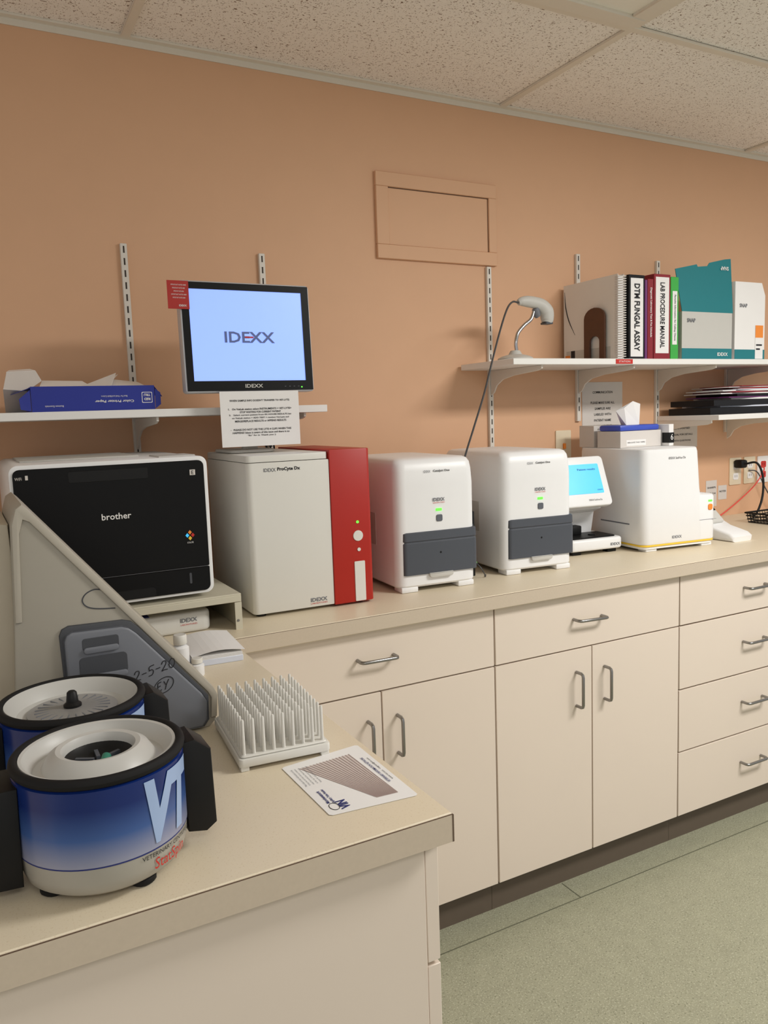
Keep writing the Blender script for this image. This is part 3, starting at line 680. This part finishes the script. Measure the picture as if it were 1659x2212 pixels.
# ------------------------------------------------------------ lower right shelf: stacked files
z=SQ+.0003
spec=[(2.45,2.78,.026,mBinder,'black binder lying flat at the bottom of the stack'),(2.53,2.88,.006,mPaperB,'pale folder of loose papers in a stack'),(2.455,2.84,.022,mBinder,'black file tray stuffed with papers'),
(2.59,2.86,.007,mPaper,'sheaf of white papers in a stack'),(2.54,2.86,.004,mPurple,'thin purple folder in a stack'),(2.60,2.88,.010,mBinder,'slim black binder in a stack'),(2.54,2.88,.005,mPaper,'sheaf of white papers in a stack'),(2.58,2.86,.005,mMaroon,'red folder in a stack'),(2.55,2.86,.005,mPaper,'sheaf of white papers in a stack'),(2.60,2.90,.004,mPaperB,'pale folder of loose papers in a stack'),(2.64,2.90,.005,mRed,'bright red folder near the top of the stack'),(2.58,2.88,.003,mPaper,'sheaf of white papers in a stack'),(2.62,2.90,.004,mMaroon,'dark red folder on top of the stack')]
for i,(a,b_,h,m,lab) in enumerate(spec):
    g=G().box(a,b_,-.26,-.06,z,z+h-.0003,m,.0008,1)
    solo('file_folder',lab,'folder',((a+b_)/2,-.16,z),g,rz=random.uniform(-4,4) if h>.02 else random.uniform(-9,9),group='files stacked on the lower shelf')
    z+=h

# ------------------------------------------------------------ left shelf: paper carton
S2=SL+.0002
t=thing('paper_carton','open blue printer-paper carton with white wrapper sticking out','carton',(.29,-.2,S2))
xa,xb,ya,yb=.152,.430,-.292,-.085
g=G()
for a in [(xa,xb,ya,ya+.003),(xa,xb,yb-.003,yb),(xa,xa+.003,ya+.003,yb-.003),(xb-.003,xb,ya+.003,yb-.003)]: g.box(*a,S2,S2+.058,mBlue)
g.box(xa+.003,xb-.003,ya+.003,yb-.003,S2,S2+.03,mPaper)
part(t,'carton_body',g)
for q in ([(xa,ya,S2+.056),(xa-.03,ya+.02,S2+.045),(xa-.04,ya+.09,S2+.043),(xa,ya+.09,S2+.056)],[(xb,ya,S2+.056),(xb,yb,S2+.056),(xb+.02,yb,S2+.045),(xb+.025,ya+.03,S2+.032)],
 [(xa-.002,ya,S2+.002),(xa-.002,ya,S2+.05),(xa-.026,ya-.004,S2+.03),(xa-.024,ya-.004,S2+.006)],[(xb+.001,ya,S2+.002),(xb+.014,ya,S2+.012),(xb+.014,ya,S2+.04),(xb+.001,ya,S2+.05)]): part(t,'flap',G().poly(q,mBlue,.001))
g=G().text('Color Printer Paper',(.335,ya-.0006,S2+.022),(-1,0,0),(0,0,-1),.0075,mPaper,.090,.02,lift=.0006)
g.text('Best For Vivid and Bold Colors',(.335,ya-.0006,S2+.033),(-1,0,0),(0,0,-1),.004,mPaper,.06,lift=.0006)
g.text('Business Essentials',(.20,ya-.0006,S2+.012),(-1,0,0),(0,0,-1),.004,mPaper,.04,lift=.0006)
part(t,'printed_text',g)
g=G().prism(rrect(.399,.424,S2+.016,S2+.042,.002,2),'y',ya-.0006,ya,mPaper)
g.prism(rrect(.4005,.4225,S2+.0175,S2+.0405,.002,2),'y',ya-.0009,ya-.0006,mBlue)
g.text('TRU',(.4115,ya-.001,S2+.035),(-1,0,0),(0,0,-1),.006,mPaper,.015,.03).text('RED',(.4115,ya-.001,S2+.025),(-1,0,0),(0,0,-1),.006,mPaper,.015,.03)
part(t,'emblem',g,'square white-outlined emblem')
g=G()
for q in [((.17,-.27,S2+.05),(.29,-.27,S2+.056),(.28,-.18,S2+.075),(.19,-.16,S2+.078)),((.25,-.28,S2+.052),(.33,-.28,S2+.054),(.355,-.22,S2+.092),(.30,-.2,S2+.065)),
((.33,-.285,S2+.05),(.42,-.283,S2+.052),(.41,-.2,S2+.07),(.35,-.19,S2+.078)),((.27,-.25,S2+.05),(.34,-.23,S2+.07),(.37,-.16,S2+.092),(.29,-.15,S2+.06))]: g.poly(q,mPaper,.0008)
g.crumple((.23,-.17,S2+.055),(.12,.1,.03),mPaper,seed=3).crumple((.36,-.18,S2+.052),(.10,.1,.03),mPaperB,seed=5)
part(t,'wrapper',g,'crinkled white wrapper')
g=G().poly([(.098,-.24,S2+.054),(.150,-.22,S2+.050),(.185,-.2,S2+.075),(.175,-.18,S2+.100),(.11,-.2,S2+.095)],mPaper2,.002).poly([(.11,-.2,S2+.095),(.175,-.18,S2+.100),(.168,-.12,S2+.108),(.12,-.13,S2+.104)],mPaper,.002).poly([(.098,-.24,S2+.054),(.150,-.22,S2+.050),(.15,-.12,S2+.001),(.105,-.12,S2+.001)],mPaper2,.002)
part(t,'torn_flap',g,'crumpled white inner flap')

# ------------------------------------------------------------ electrolyte analyzer (wedge)
t=thing('electrolyte_analyzer','putty-grey wedge-shaped analyzer with grey reagent pack','lab analyzer',(.13,-.98,CT))
yw=-1.102
wp=[(.03,CT),(.305,CT),(.316,CT+.010),(.320,.965),(.314,.978),(.074,1.276),(.066,1.284),(.057,1.278),(.05,1.255),(.044,1.12)]
part(t,'housing',G().prism(wp,'y',yw,-.86,mBeige,.003,2))
# raised rim along the sloping and vertical edges of the side
rim=[(.3165,.930),(.3195,.965),(.3135,.978),(.0735,1.2755),(.066,1.283),(.058,1.277),(.0515,1.255),(.0455,1.12),(.054,1.12),(.060,1.243),(.066,1.262),(.074,1.258),(.304,.972),(.309,.962),(.307,.930)]
part(t,'edge_rim',G().prism(rim,'y',yw-.0045,yw+.003,mBeigeR,.0018,2),'raised moulded rim')
part(t,'finger_notch',G().tube([(.160,yw-.0002,1.152),(.150,yw-.0002,1.153),(.139,yw-.0002,1.148),(.134,yw-.0002,1.139),(.139,yw-.0002,1.130),(.152,yw-.0002,1.125),(.178,yw-.0002,1.122)],.0009,mGreyD,6,5),'dark curved outline of finger notch')
g=G().prism([(-.03,CT),(.040,CT),(.052,1.12),(.048,1.255),(.02,1.262),(-.01,1.20),(-.03,1.16)],'y',yw+.014,-.87,mBeige2,.004,2).prism(rrect(-.14,-.032,CT,1.13,.015,4),'y',yw+.05,-.86,mBeige2,.004,2)
part(t,'rear_cover',g,'warmer beige rear cover')
g=G().prism([(.104,CT+.004),(.296,CT+.004),(.304,CT+.014),(.305,.966),(.298,.976),(.208,1.090),(.198,1.100),(.186,1.104),(.112,1.106),(.103,1.102),(.099,1.093)],'y',yw-.005,yw+.01,mGreyD,.002,2)
g.prism([(.106,CT+.006),(.292,CT+.006),(.300,CT+.016),(.3015,.960),(.294,.974),(.204,1.083),(.194,1.092),(.184,1.096),(.116,1.098),(.108,1.094),(.104,1.085)],'y',yw-.0105,yw-.0045,mGrey,.0045,3)
rp=part(t,'reagent_pack',g,'grey reagent cartridge')
for q in ((.128,.178,1.068,1.086,.004),(.122,.188,1.028,1.059,.006)):
    part(rp,'grip_recess',G().prism(rrect(*q,4),'y',yw-.0112,yw-.0095,mGreyD,.0005,1).prism(rrect(q[0]+.001,q[1]-.001,q[2]-.004,q[2]+.005,.004,3),'y',yw-.0150,yw-.011,mGrey,.0015,2),'dark recessed grip')
g=G();yy=yw-.0108
def stroke(pts,ox,oz,s,sl=.28):
    g.tube([(ox+s*(a-.0),yy,oz+s*(b_+sl*a)) for a,b_ in pts],.00065,mInk,6,4 if len(pts)>2 else 0)
S_={'2':[(0,.75),(.15,1),(.45,.95),(.45,.65),(.2,.3),(0,.05),(.25,.08),(.6,.0)],'-':[(0,.5),(.45,.48)],'5':[(.1,.55),(.35,.6),(.5,.35),(.35,.05),(0,.05)],'5b':[(.6,1),(.12,.95),(.1,.55)],
 '0':[(.3,1),(.05,.7),(.05,.25),(.3,0),(.55,.3),(.55,.75),(.3,1)],'E1':[(.1,1),(.05,.5),(.08,0),(.5,.05)],'E2':[(.1,.98),(.5,1)],'E3':[(.08,.52),(.4,.55)],'Y1':[(0,1),(.2,.55),(.3,.5)],'Y2':[(.6,1),(.3,.5),(.12,-.05)]}
x_=.196
for ch,ad in [('2',.75),('-',.65),('5',.75),('-',.6),('2',.75),('0',.6)]:
    stroke(S_[ch],x_,1.010+(x_-.196)*.22,.0145)
    if ch=='5': stroke(S_['5b'],x_,1.010+(x_-.196)*.22,.0145)
    x_+=ad*.0145
for k_ in ('E1','E2','E3'): stroke(S_[k_],.2275,.989,.0125)
for k_ in ('Y1','Y2'): stroke(S_[k_],.2375,.991,.0125)
g.tube([(.2375+.0145*math.cos(a),yy,.9975+.0115*math.sin(a)+.004*math.cos(a)) for a in [2*math.pi*i/24 for i in range(25)]],.0006,mInk,5)
part(rp,'handwriting',g,'black marker handwriting')

# ------------------------------------------------------------ centrifuges
def centrifuge(cx,cy,kind):
    lab='round blue-labelled benchtop centrifuge '+('with hub opening showing tube' if kind=='f' else 'with clear disc lid and black knob')
    t=thing('centrifuge',lab,'centrifuge',(cx,cy,CT),group='small round centrifuges')
    b=CT;R=.086
    part(t,'body',G().lathe(cx,cy,[(0,b+.008),(R-.013,b+.008),(R-.005,b+.014),(R-.001,b+.026),(R,b+.0415),(R+.0006,b+.042)],mSilverG,72))
    part(t,'label_band',G().lathe(cx,cy,[(R+.0006,b+.042),(R+.0006,b+.0435)],mInkB,72).lathe(cx,cy,[(R+.0008,b+.0437),(R+.001,b+.121),(R-.004,b+.1235)],mVT,72),'blue gradient label')
    for i in range(4):
        a=math.radians(-65+90*i);part(t,'foot',G().cyl((cx+.062*math.cos(a),cy+.062*math.sin(a),b),.014,.010,mRubber,seg=16,bev=.003))
    pr=[]
    for i in range(13):
        a=2*math.pi*i/12;pr.append((R-.002+.0050*math.cos(a),b+.1285+.0058*math.sin(a)))
    part(t,'rim_gasket',G().lathe(cx,cy,pr,mRubber,72),'black rubber rim')
    if kind=='f':
        part(t,'lid',G().lathe(cx,cy,[(R-.004,b+.126),(R-.007,b+.132),(R-.010,b+.131),(R-.013,b+.122),(.066,b+.116),(.058,b+.118),(.051,b+.129),(.043,b+.134),(.038,b+.133),(.035,b+.127),(.035,b+.112)],mDish,64),'grey-white domed lid')
        g=G().lathe(cx,cy,[(.0352,b+.124),(.030,b+.117),(.016,b+.113),(0,b+.112)],mBlack,48)
        for i in range(6):
            a=math.radians(60*i);g.box(cx-.002,cx+.002,cy+.006,cy+.026,b+.113,b+.119,mDkGrey,0,1,Matrix.Rotation(a,4,'Z'),(cx,cy,0))
        part(t,'rotor',g,'black rotor')
        part(t,'tube_cap',G().tube([(cx+.002,cy-.016,b+.118),(cx+.007,cy-.004,b+.121)],[.0050,.0050],mTealTube,14),'teal tube cap')
    else:
        part(t,'lid',G().lathe(cx,cy,[(R-.004,b+.126),(R-.007,b+.132),(R-.011,b+.129),(.066,b+.116),(.055,b+.113),(0,b+.113)],mDish,64),'grey-white dished lid')
        g=G().lathe(cx,cy,[(.054,b+.1135),(.054,b+.117),(.045,b+.118),(.012,b+.120),(0,b+.120)],mClear,48)
        for i in range(24):
            a=math.radians(15*i);g.box(cx-.0006,cx+.0006,cy+.022,cy+.045,b+.1175,b+.1190,mGrey,0,1,Matrix.Rotation(a,4,'Z'),(cx,cy,0))
        part(t,'disc',g,'smoky disc')
        part(t,'knob',G().lathe(cx,cy,[(.011,b+.1202),(.011,b+.123),(.0075,b+.126),(.006,b+.138),(.004,b+.140),(0,b+.140)],mBlack,20),'black knob')
    g=G().prism([(cx+R-.006,b+.125),(cx+R+.010,b+.127),(cx+R+.028,b+.112),(cx+R+.030,b+.026),(cx+R+.018,b+.018),(cx+R-.002,b+.022)],'y',cy-.026,cy+.022,mBlack,.003,2)
    part(t,'latch',g,'black latch block')
    g=G().prism([(cx-R+.004,b+.118),(cx-R-.012,b+.118),(cx-R-.030,b+.100),(cx-R-.030,b+.016),(cx-R+.002,b+.014)],'y',cy-.03,cy+.03,mBlack,.003,2)
    part(t,'hinge',g,'black hinge block')
    th=math.radians(-49)
    part(t,'printed_text',G().text('VT',None,None,None,.068,mVTL,.074,.055,cyl=(cx,cy,R+.001,th,b+.083,.14)),'large pale blue letters')
    part(t,'printed_text',G().text('VETERINARY CENTRIFUGE',None,None,None,.0046,mInk,.078,.0,cyl=(cx,cy,R+.0004,th+.0,b+.0380,0)),'small black lettering')
    part(t,'printed_text',G().text('StatSpin',None,None,None,.0150,mInkR,.046,0,cyl=(cx,cy,R-.0004,th-.02,b+.0255,.15)),'red slanted lettering')
    return t
centrifuge(.102,-1.421,'f');centrifuge(.097,-1.238,'b')

# ------------------------------------------------------------ tube rack with pegs
rb=(.366,-1.206,CT)
t=thing('peg_drying_rack','white plastic peg rack with rows of upright pegs','test tube rack',rb,rz=-5)
cx,cy=rb[0],rb[1];hx,hy=.065,.088
g=G().prism(rrect(cx-hx,cx+hx,cy-hy,cy+hy,.006,4),'z',CT+.006,CT+.018,mWhite2,.002,2)
g.prism(rrect(cx-hx+.003,cx+hx-.003,cy-hy+.003,cy+hy-.003,.006,4),'z',CT+.0178,CT+.021,mWhite2,.002,1)
part(t,'base',g)
for a in (-1,1):
    for b_ in (-1,1): part(t,'foot',G().box(cx+a*(hx-.008)-.006,cx+a*(hx-.008)+.006,cy+b_*(hy-.008)-.006,cy+b_*(hy-.008)+.006,CT,CT+.008,mWhite2,.001,1))
pm=G().lathe(0,0,[(.0026,0),(.0023,.047),(.0016,.0496),(0,.0502)],mWhite2,10).mesh('peg')
for i in range(9):
    for j in range(11):
        o=bpy.data.objects.new('peg',pm);COL.objects.link(o);o.parent=t
        o.location=(-.0560+i*.0140,-.078+j*.0156,.0208)

# ------------------------------------------------------------ reader card
P1,P2,P3,P4=[Vector((*p,CT+.0006)) for p in [(.347,-1.303),(.468,-1.290),(.466,-1.469),(.350,-1.458)]]
g=G()
def bl(u,v): return (P4*(1-u)+P1*u)*(1-v)+(P3*(1-u)+P2*u)*v
g.poly([bl(.02,0),bl(0,.03),bl(0,.97),bl(.02,1),bl(.98,1),bl(1,.97),bl(1,.03),bl(.98,0)],mPaper,.0004)
z_=Vector((0,0,.0005))
g.poly([bl(.10,.59)+z_,bl(.10,.84)+z_,bl(.88,.80)+z_,bl(.88,.16)+z_],mTaupe)
for i in range(16):
    b2=bl(.10,.595+.0160*i);b1=bl(.88,.165+.042*i)
    d=(b2-b1).normalized();n=Vector((-d.y,d.x,0))*.0004;z_=Vector((0,0,.0010))
    g.poly([b1+z_-n,b2+z_-n,b2+z_+n,b1+z_+n],mInkBr)
def ct(s,u,v,h,w,m,b=.01): g.text(s,bl(u,v)+Vector((0,0,.0006)),Y,(-1,0,0),h,m,w,b,lift=.0004)
ct('VETERINARY INFORMATION NETWORK',.52,.88,.0042,.085,mInkB);ct('www.vin.com   vingram@vin.com',.52,.94,.0034,.075,mInk)
ct('VIN',.12,.22,.013,.022,mInkB,.04);ct('Microhematocrit',.30,.10,.0045,.036,mInkB,.03);ct('Capillary Tube Reader',.30,.16,.0045,.042,mInkB,.03)
for i,s in enumerate(['Place tube on chart with bottom of cells','at base line and slide until top of plasma','meets the hundred line. Read percentage','at the top of the red cell column.','Adjust for tube fill level as needed.']): ct(s,.72,.06+.045*i if i<3 else .06+.045*i,.0026,.055,mMid,0)
g.tube([bl(.12,.12)+Vector((.006*math.cos(a),.009*math.sin(a),.0008)) for a in [2*math.pi*i/20 for i in range(21)]],.0004,mInk,5)
solo('reader_card','white printed tube reader card with taupe chart lines','card',(.41,-1.38,CT+.0004),g)

# ------------------------------------------------------------ notepad & bottles
g=G().box(.365,.465,-.795,-.625,CT,CT+.012,mPaperB,.001,1)
for i in range(5): g.box(.366+.001*i,.4645,-.794+.001*i,-.6255,CT+.012+.0012*i,CT+.0128+.0012*i,mPaper)
N=8
for i in range(N):
    f=lambda s:(.366+.104*s,CT+.0185+.006*math.sin(math.pi*s*1.1)+.004*s)
    (xa,za),(xb,zb)=f(i/N),f((i+1)/N)
    g.poly([(xa,-.79,za),(xb,-.79,zb),(xb,-.63,zb),(xa,-.63,za)],mPaper,.0006)
solo('notepad','open pad of white paper lying on the counter','notepad',(.415,-.71,CT),g,rz=-4)
def bottle(x,y,h,r,lab):
    t=thing('small_bottle',lab,'bottle',(x,y,CT),group='small white bottles')
    part(t,'body',G().lathe(x,y,[(0,CT),(r-.001,CT),(r,CT+.002),(r,CT+h*.62),(r*.6,CT+h*.70),(r*.6,CT+h*.75)],mWhite,28))
    part(t,'cap',G().lathe(x,y,[(r*.75,CT+h*.72),(r*.8,CT+h*.74),(r*.8,CT+h*.97),(r*.72,CT+h),(0,CT+h)],mWhite2,28))
bottle(.342,-.775,.066,.016,'small white plastic bottle with screw cap');bottle(.356,-.84,.034,.013,'short white bottle beside the taller one')

# ------------------------------------------------------------ lights, world, camera
w=bpy.data.worlds.new('World');scn.world=w;w.use_nodes=True
w.node_tree.nodes['Background'].inputs[0].default_value=(1,.985,.97,1);w.node_tree.nodes['Background'].inputs[1].default_value=.56
def area(loc,size,power,col=(1,.98,.955)):
    l=bpy.data.lights.new('ceiling_lamp','AREA');l.shape='RECTANGLE';l.size,l.size_y=size;l.energy=power;l.color=col
    o=bpy.data.objects.new('ceiling_lamp',l);COL.objects.link(o);o.location=loc
    return o
area((2.31,-2.13,HC-.02),(1.1,.5),64)
area((-.14,-3.356,HC-.02),(1.1,.5),12)
F,yaw,p,r,h,D=1710.5888,0.4866,0.1201,-0.0350,1.3849,2.2839
f=Vector((math.sin(yaw)*math.cos(p),math.cos(yaw)*math.cos(p),-math.sin(p)))
r0=Vector((math.cos(yaw),-math.sin(yaw),0));u0=r0.cross(f)
R=math.cos(r)*r0+math.sin(r)*u0;U=-math.sin(r)*r0+math.cos(r)*u0
cam=bpy.data.cameras.new('camera');co=bpy.data.objects.new('camera',cam);COL.objects.link(co)
cam.sensor_fit='HORIZONTAL';cam.sensor_width=36;cam.lens=F*36/1659;cam.clip_start=.05
m=Matrix.Identity(4)
for i in range(3): m[i][0]=R[i];m[i][1]=U[i];m[i][2]=-f[i]
m[0][3],m[1][3],m[2][3]=0,-D,h
co.matrix_world=m;scn.camera=co
for o in bpy.data.objects:
    if '_b' in o: del o['_b']
